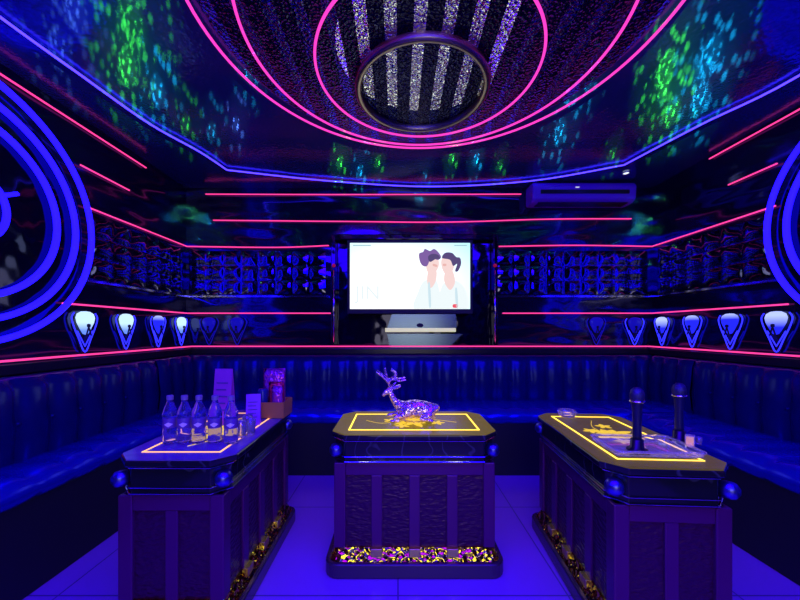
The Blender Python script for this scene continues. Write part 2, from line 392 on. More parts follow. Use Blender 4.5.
# ------------------------------------------------------------------ big blue ring fixtures on the side walls
def wall_rings(xw, sgn, cy, cz, R, label):
    t = thing('neon_ring_light', label, 'ring light', (xw + sgn * .004, cy, cz), 0, 'concentric blue ring lights of the side walls')
    b = BM()
    n = 72; A = [b.verts.new((0, (R - .05) * math.cos(2 * PI * i / n), (R - .05) * math.sin(2 * PI * i / n))) for i in range(n)]
    B = [b.verts.new((sgn * .02, (R - .05) * math.cos(2 * PI * i / n), (R - .05) * math.sin(2 * PI * i / n))) for i in range(n)]
    b.faces.new(A); b.faces.new(B[::-1])
    for i in range(n): b.faces.new((A[i], A[(i + 1) % n], B[(i + 1) % n], B[i]))
    link('backing_disc', b, NICHE, t)
    for q, rr in ((1.0, .018), (.835, .018), (.66, .018), (.27, .016)):
        link('ring_tube', tube(BM(), circ((sgn * 0.045, 0, 0), R * q, 110, 'yz'), rr, closed=True, seg=10), BLUER, t, smooth=True)
    for a in (0.5, 2.6, 4.7):
        c, s = math.cos(a), math.sin(a)
        link('spoke', tube(BM(), [(sgn * .04, R * .28 * c, R * .28 * s), (sgn * .04, R * .40 * c, R * .40 * s)], .012), BLUER, t, smooth=True)
wall_rings(XL, 1, 1.74, 1.91, 0.735, 'concentric blue neon rings mounted on the left wall')
wall_rings(XR, -1, 1.73, 1.965, 0.75, 'concentric blue neon rings mounted on the right wall')

# ------------------------------------------------------------------ sconces between the lower pink lines
def sconce(lens, outline, label, loc, rz):
    """built facing -y, its back at y = 0"""
    t = thing('wall_sconce', label, 'wall lamp', loc, rz, 'torch-shaped wall sconces above the ledge')
    link('back_plate', prism_xz([(-.012, .0), (.012, .0), (.075, .20), (.06, .29), (-.06, .29), (-.075, .20)], 0.0, -.008), BLACKM, t)
    b = BM(); lathe(b, [(0, .128), (.020, .134), (.040, .165), (.066, .215), (.074, .25), (.064, .278), (.035, .294), (0, .297)], seg=20)
    for vv in b.verts: vv.co.y = vv.co.y * .30 - .028
    link('lamp_glass', b, lens, t, smooth=True)
    path = spline([(-.082, -.025, .285), (-.100, -.025, .250), (-.088, -.025, .195), (-.050, -.025, .105), (0, -.025, .004), (.050, -.025, .105), (.088, -.025, .195), (.100, -.025, .250), (.082, -.025, .285)], 6)
    link('outline_tube', tube(BM(), path, .0042, seg=8), outline, t, smooth=True)
    b = tube(BM(), [(-.060, -.025, .155), (-.030, -.025, .10), (0, -.025, .045), (.030, -.025, .10), (.060, -.025, .155)], .004); link('inner_tube', b, outline, t, smooth=True)
    b = tube(BM(), [(-.020, -.052, .12), (0, -.052, .185)], .005); tube(b, [(.020, -.052, .12), (0, -.052, .185)], .005); lathe(b, [(0, .18), (.011, .185), (.011, .203), (0, .208)], (0, -.052, 0), 10)
    link('figure_bracket', b, BLACK, t)
    return t
def prism_xz(pts, y0, y1):
    b = BM(); A = [b.verts.new((x, y0, z)) for x, z in pts]; B = [b.verts.new((x, y1, z)) for x, z in pts]
    n = len(pts); b.faces.new(A); b.faces.new(B[::-1])
    for i in range(n): b.faces.new((A[i], A[(i + 1) % n], B[(i + 1) % n], B[i]))
    return b
zs = 1.088
sconce(WHITEB, BLUEV, 'white-glowing torch sconce on left wall, beside the big blue rings', (XL, 2.45, zs), PI / 2)
sconce(WHITEB, BLUEV, 'white-glowing torch sconce on left wall, second from the blue rings', (XL, 2.82, zs), PI / 2)
sconce(BLUEB, BLUEV, 'dimmer blue torch sconce between two white-glowing ones on left wall', (XL, 3.20, zs), PI / 2)
sconce(WHITEB, BLUEV, 'white-glowing torch sconce nearest the back corner on left wall', (XL, 3.54, zs), PI / 2)
sconce(SOFTB, SOFTB, 'faint deep blue torch sconce on the back wall, nearest its left-hand corner', (-2.02, YB, zs), 0)
sconce(SOFTB, SOFTB, 'faint deep blue torch sconce on back wall, second from its left-hand corner', (-1.72, YB, zs), 0)
sconce(SOFTB, SOFTB, 'faint deep blue torch sconce on back wall, second from its right-hand corner', (2.12, YB, zs), 0)
sconce(SOFTB, BLUEV, 'deep blue torch sconce at the right-hand end of the back wall', (2.53, YB, zs), 0)
sconce(HALF, BLUEV, 'torch sconce with bright top on right wall, nearest the back corner', (XR, 3.50, zs), -PI / 2)
sconce(BLUEB, BLUEV, 'blue torch sconce on right wall, second from the back corner', (XR, 3.14, zs), -PI / 2)
sconce(BLUEB, BLUEV, 'blue torch sconce on right wall, third from the back corner', (XR, 2.78, zs), -PI / 2)
sconce(HALF, BLUEV, 'torch sconce on right wall, close beside the big blue rings', (XR, 2.44, zs), -PI / 2)

# ------------------------------------------------------------------ television and its niche
YT = 3.50
def TX(px): return (px - 398.0) * YT / F
def TZ(py): return 1.25 + (330.0 - py) * YT / F
t = thing('display_niche', 'black glass surround with chrome posts framing the television', 'niche frame', (0.165, YB, 1.068))
x0, x1, z1 = TX(330) - .165, TX(499) - .165, TZ(236) - 1.068
b = box(BM(), x0, x1, -.03, 0, 0, z1); link('back_panel', b, NICHE, t)
b = box(BM(), x0, x0 + .05, -.13, -.05, 0, z1 + .03); link('side_pier', b, NICHE, t, bev=.01)
b = box(BM(), x1 - .05, x1, -.13, -.05, 0, z1 + .03); link('side_pier', b, NICHE, t, bev=.01)
b = box(BM(), x0 + .05, x1 - .05, -.13, -.05, z1 - .03, z1 + .03); link('head_rail', b, NICHE, t, bev=.01)
for xx in (x0 + .035, x1 - .035):
    link('chrome_post', tube(BM(), [(xx, -.14, .05), (xx, -.14, z1 - .35)], .010), CHROME, t, smooth=True)
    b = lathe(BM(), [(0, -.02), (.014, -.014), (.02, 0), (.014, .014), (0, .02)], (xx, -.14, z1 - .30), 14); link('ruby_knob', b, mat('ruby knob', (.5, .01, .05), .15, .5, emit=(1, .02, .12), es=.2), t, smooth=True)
t = thing('television', 'large flat television showing a white picture of two people', 'television', (TX(410), YT, 1.42))
sx0, sx1, sz0, sz1 = TX(350) - TX(410), TX(470) - TX(410), TZ(309) - 1.42, TZ(243) - 1.42
link('bezel', box(BM(), sx0 - .03, sx1 + .03, 0.0, .05, sz0 - .05, sz1 + .035), BLACK, t, bev=.006)
link('wall_bracket', box(BM(), -.2, .2, .05, .10, .2, .55), BLACK, t)
SCR = bpy.data.materials.new('screen picture'); SCR.use_nodes = True
nt = SCR.node_tree; nt.nodes.clear(); out = nt.nodes.new('ShaderNodeOutputMaterial'); em = nt.nodes.new('ShaderNodeEmission')
tc = nt.nodes.new('ShaderNodeTexCoord'); gr = nt.nodes.new('ShaderNodeTexGradient'); gr.gradient_type = 'SPHERICAL'
mp = nt.nodes.new('ShaderNodeMapping'); mp.inputs['Location'].default_value = (0.15, 0, -0.25 * 1.5); mp.inputs['Scale'].default_value = (0.95, 0, 1.5)
cr = nt.nodes.new('ShaderNodeValToRGB'); cr.color_ramp.elements[0].color = (0.45, 0.85, 1.0, 1); cr.color_ramp.elements[1].position = .55; cr.color_ramp.elements[1].color = (1, 1, 1, 1)
for a_, b_ in ((tc.outputs['Object'], mp.inputs['Vector']), (mp.outputs[0], gr.inputs['Vector']), (gr.outputs[0], cr.inputs[0]), (cr.outputs[0], em.inputs['Color']), (em.outputs[0], out.inputs['Surface'])): nt.links.new(a_, b_)
em.inputs['Strength'].default_value = 1.3
link('screen', box(BM(), sx0, sx1, -.004, 0.0, sz0, sz1), SCR, t)
def flat(parent, pts, y, m, name='picture', closed=True):
    """flat patch of the screen image; pts in photo pixels"""
    p = spline([(TX(a) - TX(410), 0, TZ(b_) - 1.42) for a, b_ in pts], 5, True) if closed else [Vector((TX(a) - TX(410), 0, TZ(b_) - 1.42)) for a, b_ in pts]
    b = BM(); b.faces.new([b.verts.new((q.x, y, q.z)) for q in [Vector((k_.x, 0, max(sz0 + .002, k_.z))) for k_ in p]]); return link(name, b, m, parent)
def em_(name, c, s=1.0): 
    m = bpy.data.materials.new(name); m.use_nodes = True; n_ = m.node_tree; n_.nodes.clear()
    o_ = n_.nodes.new('ShaderNodeOutputMaterial'); e_ = n_.nodes.new('ShaderNodeEmission'); e_.inputs[0].default_value = (*c, 1); e_.inputs[1].default_value = s
    n_.links.new(e_.outputs[0], o_.inputs[0]); return m
SK = em_('picture skin', (0.95, 0.70, 0.68)); SKS = em_('picture cheek', (0.85, 0.48, 0.45)); HR = em_('picture hair violet', (0.22, 0.12, 0.38)); HD = em_('picture hair dark', (0.10, 0.07, 0.20))
SH = em_('picture white shirt', (0.88, 0.97, 0.99)); SHS = em_('picture shirt fold', (0.62, 0.80, 0.88)); TXT = em_('picture faint lettering', (0.84, 0.93, 0.96)); RD = em_('picture red mark', (0.9, 0.1, 0.15))
flat(t, [(414, 308.8), (418, 292), (423, 282), (431, 279), (438, 284), (439, 308.8)], -.0045, SH)
flat(t, [(439, 308.8), (441, 288), (446, 282), (452, 280), (460, 283), (466, 292), (467, 308.8)], -.0046, SH)
flat(t, [(429, 270), (427, 281), (431, 288), (436, 280), (436, 270)], -.0048, SK)
flat(t, [(446, 270), (444, 281), (450, 290), (455, 282), (452, 270)], -.0048, SK)
flat(t, [(426, 262), (427, 271), (432, 276), (437, 270), (439, 264), (437, 256), (430, 255)], -.0050, SK)
flat(t, [(441, 262), (443, 271), (448, 276), (453, 270), (454, 263), (451, 256), (444, 256)], -.0050, SK)
flat(t, [(420, 262), (419, 254), (423, 252), (425, 249), (430, 251), (434, 249), (438, 252), (441, 257), (438, 260), (431, 259), (427, 266), (423, 266)], -.0052, HR)
flat(t, [(428, 257), (432, 254), (438, 255), (440, 259), (436, 259), (430, 262)], -.0054, HD)
flat(t, [(442, 258), (445, 253), (452, 253), (456, 257), (460, 258), (461, 264), (458, 271), (455, 271), (457, 264), (453, 266), (450, 260)], -.0052, HD)
flat(t, [(433, 264), (437, 265), (437, 267), (433, 266)], -.0056, SKS)
flat(t, [(443, 264), (446, 264), (446, 266), (443, 266)], -.0056, SKS)
flat(t, [(428, 285), (430, 284), (431, 305), (429, 306)], -.0050, SHS)
flat(t, [(455, 290), (457, 289), (458, 306), (456, 307)], -.0050, SHS)
flat(t, [(453, 304.5), (457, 304.5), (457, 307.5), (453, 307.5)], -.0050, RD)
GY = em_('picture caption grey', (0.35, 0.55, 0.60))
flat(t, [(353, 245), (371, 245), (371, 246), (353, 246)], -.0048, GY, 'caption_line', False)
flat(t, [(454, 245), (467, 245), (467, 246), (454, 246)], -.0048, GY, 'caption_line', False)
def text(parent, s, loc, size, m, name='lettering', rot=(PI / 2, 0, 0)):
    c = bpy.data.curves.new(name, 'FONT'); c.body = s; c.size = size; c.extrude = 0.0003; c.materials.append(m)
    tmp = bpy.data.objects.new(name, c); COL.objects.link(tmp); bpy.context.view_layer.update()
    me = bpy.data.meshes.new_from_object(tmp.evaluated_get(bpy.context.evaluated_depsgraph_get())); bpy.data.objects.remove(tmp); bpy.data.curves.remove(c)
    o = bpy.data.objects.new(name, me); COL.objects.link(o); o.parent = parent; o.location = loc; o.rotation_euler = rot; return o
o = text(t, 'JIN', (sx0 + .055, -.005, sz0 + .10), .20, TXT); 

t = thing('media_console', 'grey console below the television, its pale lip given a painted glow', 'console', (TX(422), 3.578, 1.068))
def qz(py): return 1.25 + (330 - py) * 3.45 / F - 1.068
b = BM(); zz0, zz1 = qz(328), qz(314)
A = [b.verts.new(p) for p in ((-.36, -.07, zz0), (.36, -.07, zz0), (.35, -.07, zz1), (-.31, -.07, zz1), (-.36, .05, zz0), (.36, .05, zz0), (.35, .05, zz1), (-.31, .05, zz1))]
for f in ((0, 1, 2, 3), (4, 5, 6, 7), (0, 1, 5, 4), (3, 2, 6, 7), (0, 3, 7, 4), (1, 2, 6, 5)): b.faces.new([A[i] for i in f])
link('sloped_panel', b, CONS, t)
link('pale_lip_glow', box(BM(), -.38, .35, -.073, .05, qz(332), zz0), LIP_GLOW, t, bev=.004)
b = BM(); lathe(b, [(0, 0), (.035, 0), (.035, .006), (0, .006)], seg=20)
o = link('emblem_disc', b, BLACK, t); o.location = (-.02, -.070, zz0 + .028); o.rotation_euler = (math.radians(90), 0, 0); o.scale = (1, .6, 1)
b = BM(); A = [b.verts.new(p) for p in ((-.33, -.07, 0.001), (.28, -.07, 0.001), (.42, -.07, qz(334)), (-.36, -.07, qz(334)), (-.33, .05, 0.001), (.28, .05, 0.001), (.42, .05, qz(334)), (-.36, .05, qz(334)))]
for f in ((0, 1, 2, 3), (4, 5, 6, 7), (0, 1, 5, 4), (3, 2, 6, 7), (0, 3, 7, 4), (1, 2, 6, 5)): b.faces.new([A[i] for i in f])
link('lower_panel', b, CONS, t)

# ------------------------------------------------------------------ air conditioner
t = thing('air_conditioner', 'wall-mounted violet-lit air conditioner high at the right of the back wall', 'air conditioner', (1.90, YB, 2.56))
b = BM(); prof = [(0, 0), (-.15, .0), (-.20, .03), (-.21, .16), (-.18, .20), (0, .205)]
A = [b.verts.new((-.53, y, z)) for y, z in prof]; B = [b.verts.new((.53, y, z)) for y, z in prof]
b.faces.new(A); b.faces.new(B[::-1])
for i in range(len(prof)): b.faces.new((A[i], A[(i + 1) % 6], B[(i + 1) % 6], B[i]))
link('shell', b, ACM, t, bev=.02)
link('front_panel', box(BM(), -.45, .45, -.216, -.200, .075, .115), BLACKM, t, bev=.005)
link('air_louver', box(BM(), -.46, .46, -.17, -.06, -.008, .002), BLACKM, t)
link('status_lamp', box(BM(), -.10, -.06, -.214, -.205, .135, .143), em_('status lamp white', (.8, .9, 1), .8), t)

# small ceiling downlight near the back right corner
t = thing('downlight', 'tiny white downlight in the ceiling by the air conditioner', 'ceiling lamp', tuple(CP(626, 173, ZC - .012)))
link('trim_ring', tube(BM(), circ((0, 0, 0), .03, 24), .006, closed=True), CHROME, t, smooth=True)
link('lens', lathe(BM(), [(0, -.004), (.026, -.002), (.026, .004), (0, .004)]), em_('downlight lens', (.8, .9, 1), 1.4), t)

# ------------------------------------------------------------------ sofas
def sofa(label, loc, rz, Ln, depth=.56, name='sofa'):
    """length along +x from 0, back at y = 0 (wall side), seat towards -y"""
    t = thing(name, label, 'sofa', loc, rz, 'channel-tufted dark blue sofas along the walls')
    link('base', box(BM(), 0, Ln, -depth + .035, 0, 0.0, .455), BLACK, t, bev=.01)
    cw = .18; n = max(1, round(Ln / cw)); cw = Ln / n; sub = 6
    # seat: channelled cushion wrapped over the front
    prof = [(-.06, .53), (-.14, .562), (-.26, .568), (-depth + .13, .572), (-depth + .085, .568), (-depth + .045, .556), (-depth + .018, .536), (-depth + .003, .508), (-depth + .004, .475), (-depth + .03, .45)]
    b = BM(); cols = []
    for i in range(n * sub + 1):
        u = i / sub; h = abs(math.sin(PI * u)) ** .6
        cols.append([b.verts.new((i / sub * cw, y + (-.012 * (1 - h) * (-1) if z < .5 else 0), z - (.014 * (1 - h) if z >= .5 else 0))) for y, z in prof])
    for A, B in zip(cols, cols[1:]):
        for j in range(len(prof) - 1): b.faces.new((A[j], A[j + 1], B[j + 1], B[j]))
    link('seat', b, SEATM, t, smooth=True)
    prof = [(-.004, .99), (-.03, 1.0), (-.065, .985), (-.085, .93), (-.09, .80), (-.10, .72), (-.09, .62), (-.08, .50), (-.06, .42)]
    b = BM(); cols = []
    for i in range(n * sub + 1):
        u = i / sub; h = abs(math.sin(PI * u)) ** .6
        cols.append([b.verts.new((i / sub * cw, y - .034 * h * (0.3 if z > .98 else 1), z)) for y, z in prof])
    for A, B in zip(cols, cols[1:]):
        for j in range(len(prof) - 1): b.faces.new((A[j], A[j + 1], B[j + 1], B[j]))
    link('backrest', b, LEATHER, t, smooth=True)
    b = BM()
    for i in range(1, n): lathe(b, [(0, -.012), (.010, -.008), (.014, 0), (.010, .008), (0, .012)], (i * cw, -.100, .75), 8)
    o = link('tufting_button', b, LEATHER, t, smooth=True); o['kind'] = 'stuff'
    return t
BD = .62
SB = sofa('long dark blue tufted sofa along the back wall', (XL + LG, YB - LG, 0), 0, XR - XL - 2 * LG, BD)
FRONT = YB - LG - BD
def end_back(xa, sgn):
    b = BM(); cols = []
    prof = [(0, .99), (.03, 1.0), (.07, .985), (.09, .93), (.10, .80), (.11, .72), (.10, .62), (.09, .545)]
    for i in range(19):
        h = abs(math.sin(PI * i / 6)) ** .6
        cols.append([b.verts.new((xa + sgn * (q + .03 * h), -.13 - i / 18 * (BD - .13), z)) for q, z in prof])
    for A, B in zip(cols, cols[1:]):
        for k in range(len(prof) - 1): b.faces.new((A[k], A[k + 1], B[k + 1], B[k]))
    link('end_backrest', b, LEATHER, SB, smooth=True)
end_back(0, 1); end_back(XR - XL - 2 * LG, -1)
sofa('dark blue tufted sofa along the left wall', (XL + LG, -1.4, 0), PI / 2, 1.4 + FRONT - .004, .42)
sofa('dark blue tufted sofa along the right wall', (XR - LG, FRONT - .004, 0), -PI / 2, 1.4 + FRONT - .004, .66)

# ------------------------------------------------------------------ tables
def outline(hx, hy, c, n=5, round_=True):
    """rectangle with rounded corners of radius c"""
    p = []
    for sx, sy, a0 in ((1, 1, 0), (-1, 1, PI / 2), (-1, -1, PI), (1, -1, 1.5 * PI)):
        for k in range(n + 1):
            a = a0 + PI / 2 * k / n
            p.append((sx * (hx - c) + c * math.cos(a), sy * (hy - c) + c * math.sin(a)))
    return p
def clipped(hx, hy, c):
    return [(hx, hy - c), (hx - c, hy), (-hx + c, hy), (-hx, hy - c), (-hx, -hy + c), (-hx + c, -hy), (hx - c, -hy), (hx, -hy + c)]
ZT = .72
def leaf(b, x, y, a, ln, wd, z):
    vs = []
    prof = [(0, 0), (.25, .35), (.5, .5), (.75, .38), (1, 0), (.75, -.38), (.5, -.5), (.25, -.35)]
    for u, v in prof:
        X, Y = u * ln, v * wd
        vs.append(b.verts.new((x + X * math.cos(a) - Y * math.sin(a), y + X * math.sin(a) + Y * math.cos(a), z)))
    f = b.faces.new(vs); return f
def table(label, loc, rz, backlit=False, led=YEL, small=False):
    t = thing('cocktail_table', label, 'table', loc, rz, 'box-shaped karaoke tables with lit tops')
    link('plinth', prism(BM(), outline(.46, .27, .07), 0.0, .075), BASEM, t, bev=.010)
    b = BM(); lo = [b.verts.new((x, y, .075)) for x, y in outline(.440, .248, .05)]; hi = [b.verts.new((x, y, .128)) for x, y in outline(.408, .214, .03)]
    b.faces.new(lo[::-1]); b.faces.new(hi)
    for i in range(len(lo)): b.faces.new((lo[i], lo[(i + 1) % len(lo)], hi[(i + 1) % len(hi)], hi[i]))
    link('gold_frieze', b, GOLD, t)
    bd = link('body', box(BM(), -.40, .40, -.205, .205, .128, .565), PANEL, t)
    # stiles and rails over the embossed panels
    for sx in (-1, 1):
        for sy in (-1, 1):
            link('corner_post', box(BM(), *sorted((sx * .415, sx * .355)), *sorted((sy * .22, sy * .16)), .128, .565), STILE, t, bev=.006)
    for sy in (-1, 1):
        for xx in (-.195, 0, .195): link('stile', box(BM(), xx - .028, xx + .028, *sorted((sy * .216, sy * .20)), .128, .499), STILE, t, bev=.004)
        link('rail', box(BM(), -.355, .355, *sorted((sy * .216, sy * .20)), .50, .565), STILE, t, bev=.004)
    for sy in (-1, 1):
        for xx in (-.195, 0, .195): link('gold_foot', box(BM(), xx - .03, xx + .03, *sorted((sy * .238, sy * .21)), .088, .132), GOLDP, t, bev=.004)
    for sx in (-1, 1):
        link('stile', box(BM(), *sorted((sx * .411, sx * .395)), -.026, .026, .128, .499), STILE, t, bev=.004)
        link('rail', box(BM(), *sorted((sx * .411, sx * .395)), -.16, .16, .50, .565), STILE, t, bev=.004)
    link('apron', prism(BM(), clipped(.415, .225, .06), .565, .690), MARBLE, t, bev=.004)
    for z in (.575, .600, .682):
        p = [(x, y, z) for x, y in clipped(.421, .231, .063)]
        link('chrome_line', tube(BM(), p, .003, closed=True, seg=6), CHROME, t)
    for sx in (-1, 1):
        for sy in (-1, 1):
            b = lathe(BM(), [(0, -.034), (.024, -.027), (.034, -.010), (.034, .010), (.024, .027), (0, .034)], (sx * .404, sy * .214, .632), 14)
            link('corner_highlight_boss', b, BOSS, t, smooth=True)
    link('edge_slab', prism(BM(), clipped(.435, .25, .075), .690, .715), MARBLE, t, bev=.005)
    tp = link('tabletop', prism(BM(), clipped(.430, .245, .073), .715, ZT), TOPC if backlit else (TOPM if led is PEACH else TOPR), t)
    if backlit: link('glowing_panel', box(BM(), -.335, .335, -.155, .155, ZT, ZT + .0008), BACKLIT, t)
    hx, hy = .348, .168
    b = BM()
    for q in ((-hx, hx, -hy - .004, -hy + .004), (-hx, hx, hy - .004, hy + .004), (-hx, -hx + .008, -hy, hy), (hx - .008, hx, -hy, hy)): box(b, *q, ZT, ZT + .002)
    link('led_border', b, led, t)
    b = BM(); rnd = random.Random(3)
    for i in range(9): leaf(b, .0, 0, i * 2 * PI / 9 + .2, .13 if i % 2 else .085, .045, ZT + .0014 + i * .00005)
    for cx, cy in ((-.13, .02), (.14, -.03), (.05, .08), (-.06, -.09)):
        for i in range(5): leaf(b, cx, cy, i * 2 * PI / 5 + cx * 9, .045, .024, ZT + .0014)
    tube(b, spline([(-.27, .02, ZT + .001), (-.18, -.04, ZT + .001), (-.08, .0, ZT + .001), (.1, .04, ZT + .001), (.25, -.02, ZT + .001)], 6), .0015, seg=4)
    link('flower_inlay', b, YINL, t)
    return t
table('box-shaped table in the middle with a glowing yellow top under a crystal deer', (.085, 1.97, 0), 0, True)
table('box-shaped table with water bottles and a basket on top', (-.94, 1.82, 0), PI / 2, led=PEACH)
table('box-shaped table with two microphones and a glass tray on top', (1.09, 1.73, 0), PI / 2 - math.radians(3.5))

# ------------------------------------------------------------------ crystal deer
def skin(name, joints, edges, m, parent, sub=2, root=0):
    me = bpy.data.meshes.new(name)
    joints = [(*j[:3], j[3] * (1.22 if name == 'body' else 1.45)) for j in joints]
    me.from_pydata([j[:3] for j in joints], edges, [])
    o = bpy.data.objects.new(name, me); COL.objects.link(o); o.parent = parent
    s = o.modifiers.new('s', 'SKIN')
    for i, j in enumerate(joints):
        d = me.skin_vertices[0].data[i]; d.radius = (j[3], j[3])
        d.use_root = (i == root)
    ss = o.modifiers.new('u', 'SUBSURF'); ss.levels = sub; ss.render_levels = sub
    me.materials.append(m); return o
t = thing('deer_figurine', 'glittering violet crystal deer lying with raised antlers on the middle table', 'figurine', (.085, 1.97, ZT + .003))
def D(px, py, y=0.0): return ((px - 398) * 1.97 / F - .085, y, 1.25 + (330 - py) * 1.97 / F - ZT - .003)
J = [(*D(430, 409), .034), (*D(418, 406), .036), (*D(406, 408), .036), (*D(399, 406), .026), (*D(394, 400), .017), (*D(391, 394), .014), (*D(389.5, 389), .016), (*D(385, 393), .011), (*D(382.5, 396), .007),
     (*D(437, 407), .018), (*D(440, 406), .006),
     (*D(404, 414, -.04), .016), (*D(394, 415, -.05), .010), (*D(400, 418.5, -.05), .008), (*D(390, 418.8, -.05), .007),
     (*D(428, 415, -.04), .020), (*D(419, 417, -.05), .010), (*D(433, 419, -.05), .008),
     (*D(404, 414, .04), .014), (*D(394, 416, .05), .009), (*D(386, 418, .05), .007),
     (*D(428, 415, .04), .018), (*D(436, 418.5, .05), .008),
     (*D(393, 386, .015), .006), (*D(396, 383, .028), .003)]
Ed = [(0, 1), (1, 2), (2, 3), (3, 4), (4, 5), (5, 6), (6, 7), (7, 8), (0, 9), (9, 10), (2, 11), (11, 12), (12, 13), (13, 14), (0, 15), (15, 16), (16, 17), (2, 18), (18, 19), (19, 20), (0, 21), (21, 22), (6, 23), (23, 24)]
skin('body', J, Ed, CRYST, t)
for sy in (-1, 1):
    a = [(*D(390, 387.5, sy * .008), .005), (*D(388, 381, sy * .02), .0048), (*D(383, 376, sy * .035), .004), (*D(377, 371, sy * .045), .0028),
         (*D(386, 374, sy * .03), .0035), (*D(385, 367.5, sy * .03), .0022), (*D(393, 378, sy * .03), .0042), (*D(397, 374, sy * .04), .0035), (*D(391, 369, sy * .04), .0026), (*D(399, 380, sy * .045), .0035), (*D(406, 378.5, sy * .05), .0026)]
    skin('antler', a, [(0, 1), (1, 2), (2, 3), (1, 4), (4, 5), (1, 6), (6, 7), (7, 8), (6, 9), (9, 10)], CRYST, t, 1)
    skin('ear', [(*D(392, 388.5, sy * .01), .005), (*D(397, 387, sy * .02), .006), (*D(401, 385.5, sy * .03), .002)], [(0, 1), (1, 2)], CRYST, t, 1)
b = BM(); rnd = random.Random(5)
for i in range(13):
    a = i * 2 * PI / 13; b2 = leaf(b, .055 * math.cos(a) + .015, .030 * math.sin(a), a, .065, .045, .004)
    for vv in b2.verts: vv.co.z += .0 if (vv.co.xy - Vector((.015, 0))).length < .08 else .012
r = bmesh.ops.extrude_face_region(b, geom=b.faces[:]); bmesh.ops.translate(b, vec=(0, 0, .006), verts=[e for e in r['geom'] if isinstance(e, bmesh.types.BMVert)])
link('leaf_base', b, mat('gold leaf glass', (.85, .62, .12), .15, .6, emit=(1, .6, .05), es=.12), t)

# ------------------------------------------------------------------ left table: bottles, glasses, cards, basket
def on(px, d, dx=0.0): return (px - 398.0) * d / F + dx
GB = 'water bottles standing on the left-hand table'
def bottle(label, loc):
    t = thing('water_bottle', label, 'bottle', loc, 0, GB)
    link('bottle_body', lathe(BM(), [(0, 0), (.026, 0), (.031, .006), (.031, .03), (.0285, .036), (.031, .042), (.031, .06), (.0295, .068), (.0295, .118), (.031, .126), (.031, .140), (.026, .160), (.015, .185), (.0125, .195), (.0125, .205)], seg=20), PLAST, t, smooth=True)
    link('cap', lathe(BM(), [(0, .200), (.0145, .200), (.0150, .218), (.013, .221), (0, .221)], seg=16), CAPM, t)
    b = lathe(BM(), [(.0300, .072), (.0303, .073), (.0303, .117), (.0300, .118)], seg=24); link('label_wrap', b, LABEL, t, smooth=True)
    b = BM(); A = []
    for k in range(7):
        a = -PI / 2 + .35 + (k - 3) * .2; A.append(a)
    lo = [b.verts.new((.0307 * math.cos(a), .0307 * math.sin(a), .078 + .004 * abs(i - 3))) for i, a in enumerate(A)]
    hi = [b.verts.new((.0307 * math.cos(a), .0307 * math.sin(a), .100 - .003 * abs(i - 3))) for i, a in enumerate(A)]
    for i in range(6): b.faces.new((lo[i], lo[i + 1], hi[i + 1], hi[i]))
    link('label_emblem', b, PATCH, t)
    return t
b0 = bottle('clear water bottle at the outer end of the bottle row, farthest from the glasses', (on(170, 1.60), 1.60, ZT + .002))
for (px, d), lb in zip([(184.5, 1.60), (199, 1.60), (215, 1.60), (231, 1.59)],
        ['clear water bottle, second in the row counting from the end away from the glasses', 'clear water bottle in the middle of the row of five',
         'clear water bottle standing in front of the tall lilac card', 'clear water bottle at the end of the row beside the glasses']):
    dup(b0, (on(px, d), d, ZT + .002), 0, lb)
def tumbler(label, loc, r=.026, h=.075, group='glass tumblers beside the bottles', name='glass_tumbler'):
    b = lathe(BM(), [(0, 0), (r * .82, 0), (r, h), (r * .93, h), (r * .78, .008), (0, .008)], seg=18)
    o = link(name, b, GLASS, smooth=True); o.location = loc; return tag(o, label, 'glass', group)
tumbler('glass tumbler next to the water bottles, in front of the violet card', (on(243, 1.70), 1.68, ZT + .0025))
tumbler('glass tumbler beside the table edge, right of its twin', (on(252, 1.74), 1.72, ZT + .0025))
tumbler('glass tumbler behind the other two, against the violet card', (on(247.5, 1.80), 1.80, ZT + .0025))
def card(label, loc, rz, wd, h, m, lean=.035):
    t = thing('menu_card', label, 'card', loc, rz, None)
    for s, nm in ((1, 'front_leaf'), (-1, 'rear_leaf')):
        b = BM(); A = [b.verts.new(p) for p in ((-wd / 2, -lean * s, 0), (wd / 2, -lean * s, 0), (wd / 2, -.001 * s, h), (-wd / 2, -.001 * s, h))]
        b.faces.new(A); r = bmesh.ops.extrude_face_region(b, geom=b.faces[:]); bmesh.ops.translate(b, vec=(0, .002 * s, 0), verts=[e for e in r['geom'] if isinstance(e, bmesh.types.BMVert)])
        pnl = link(nm, b, m, t)
    b = BM()
    for i in range(5):
        z0 = h * (.25 + .12 * i); y0 = -lean * (1 - z0 / h) - .0015
        box(b, -wd * .35, wd * (.30 - .08 * (i % 2)), y0 - .0006, y0, z0, z0 + h * .025)
    link('printed_lines', b, PRINT, t)
card('tall lilac menu card standing behind the water bottles', (on(224, 1.93), 1.93, ZT + .0005), -.1, .105, .31, CARD)
card('smaller violet menu card standing between the glasses and the basket', (on(253.5, 1.90), 1.90, ZT + .0025), .2, .075, .17, CARD2, .02)
BX, BY = -.775, 2.11
t = thing('serving_box', 'orange-brown wooden box holding snack packets at the far end of table', 'box', (BX, BY, ZT + .0025), 0)
link('box_base', box(BM(), -.085, .085, -.075, .075, 0, .008), WOOD, t)
link('box_front', box(BM(), -.085, .085, -.083, -.075, 0, .095), WOOD, t, bev=.002)
link('box_back', box(BM(), -.085, .085, .075, .083, 0, .095), WOOD, t, bev=.002)
link('box_side', box(BM(), -.093, -.085, -.083, .083, 0, .095), WOOD, t, bev=.002)
link('box_side', box(BM(), .085, .093, -.083, .083, 0, .095), WOOD, t, bev=.002)
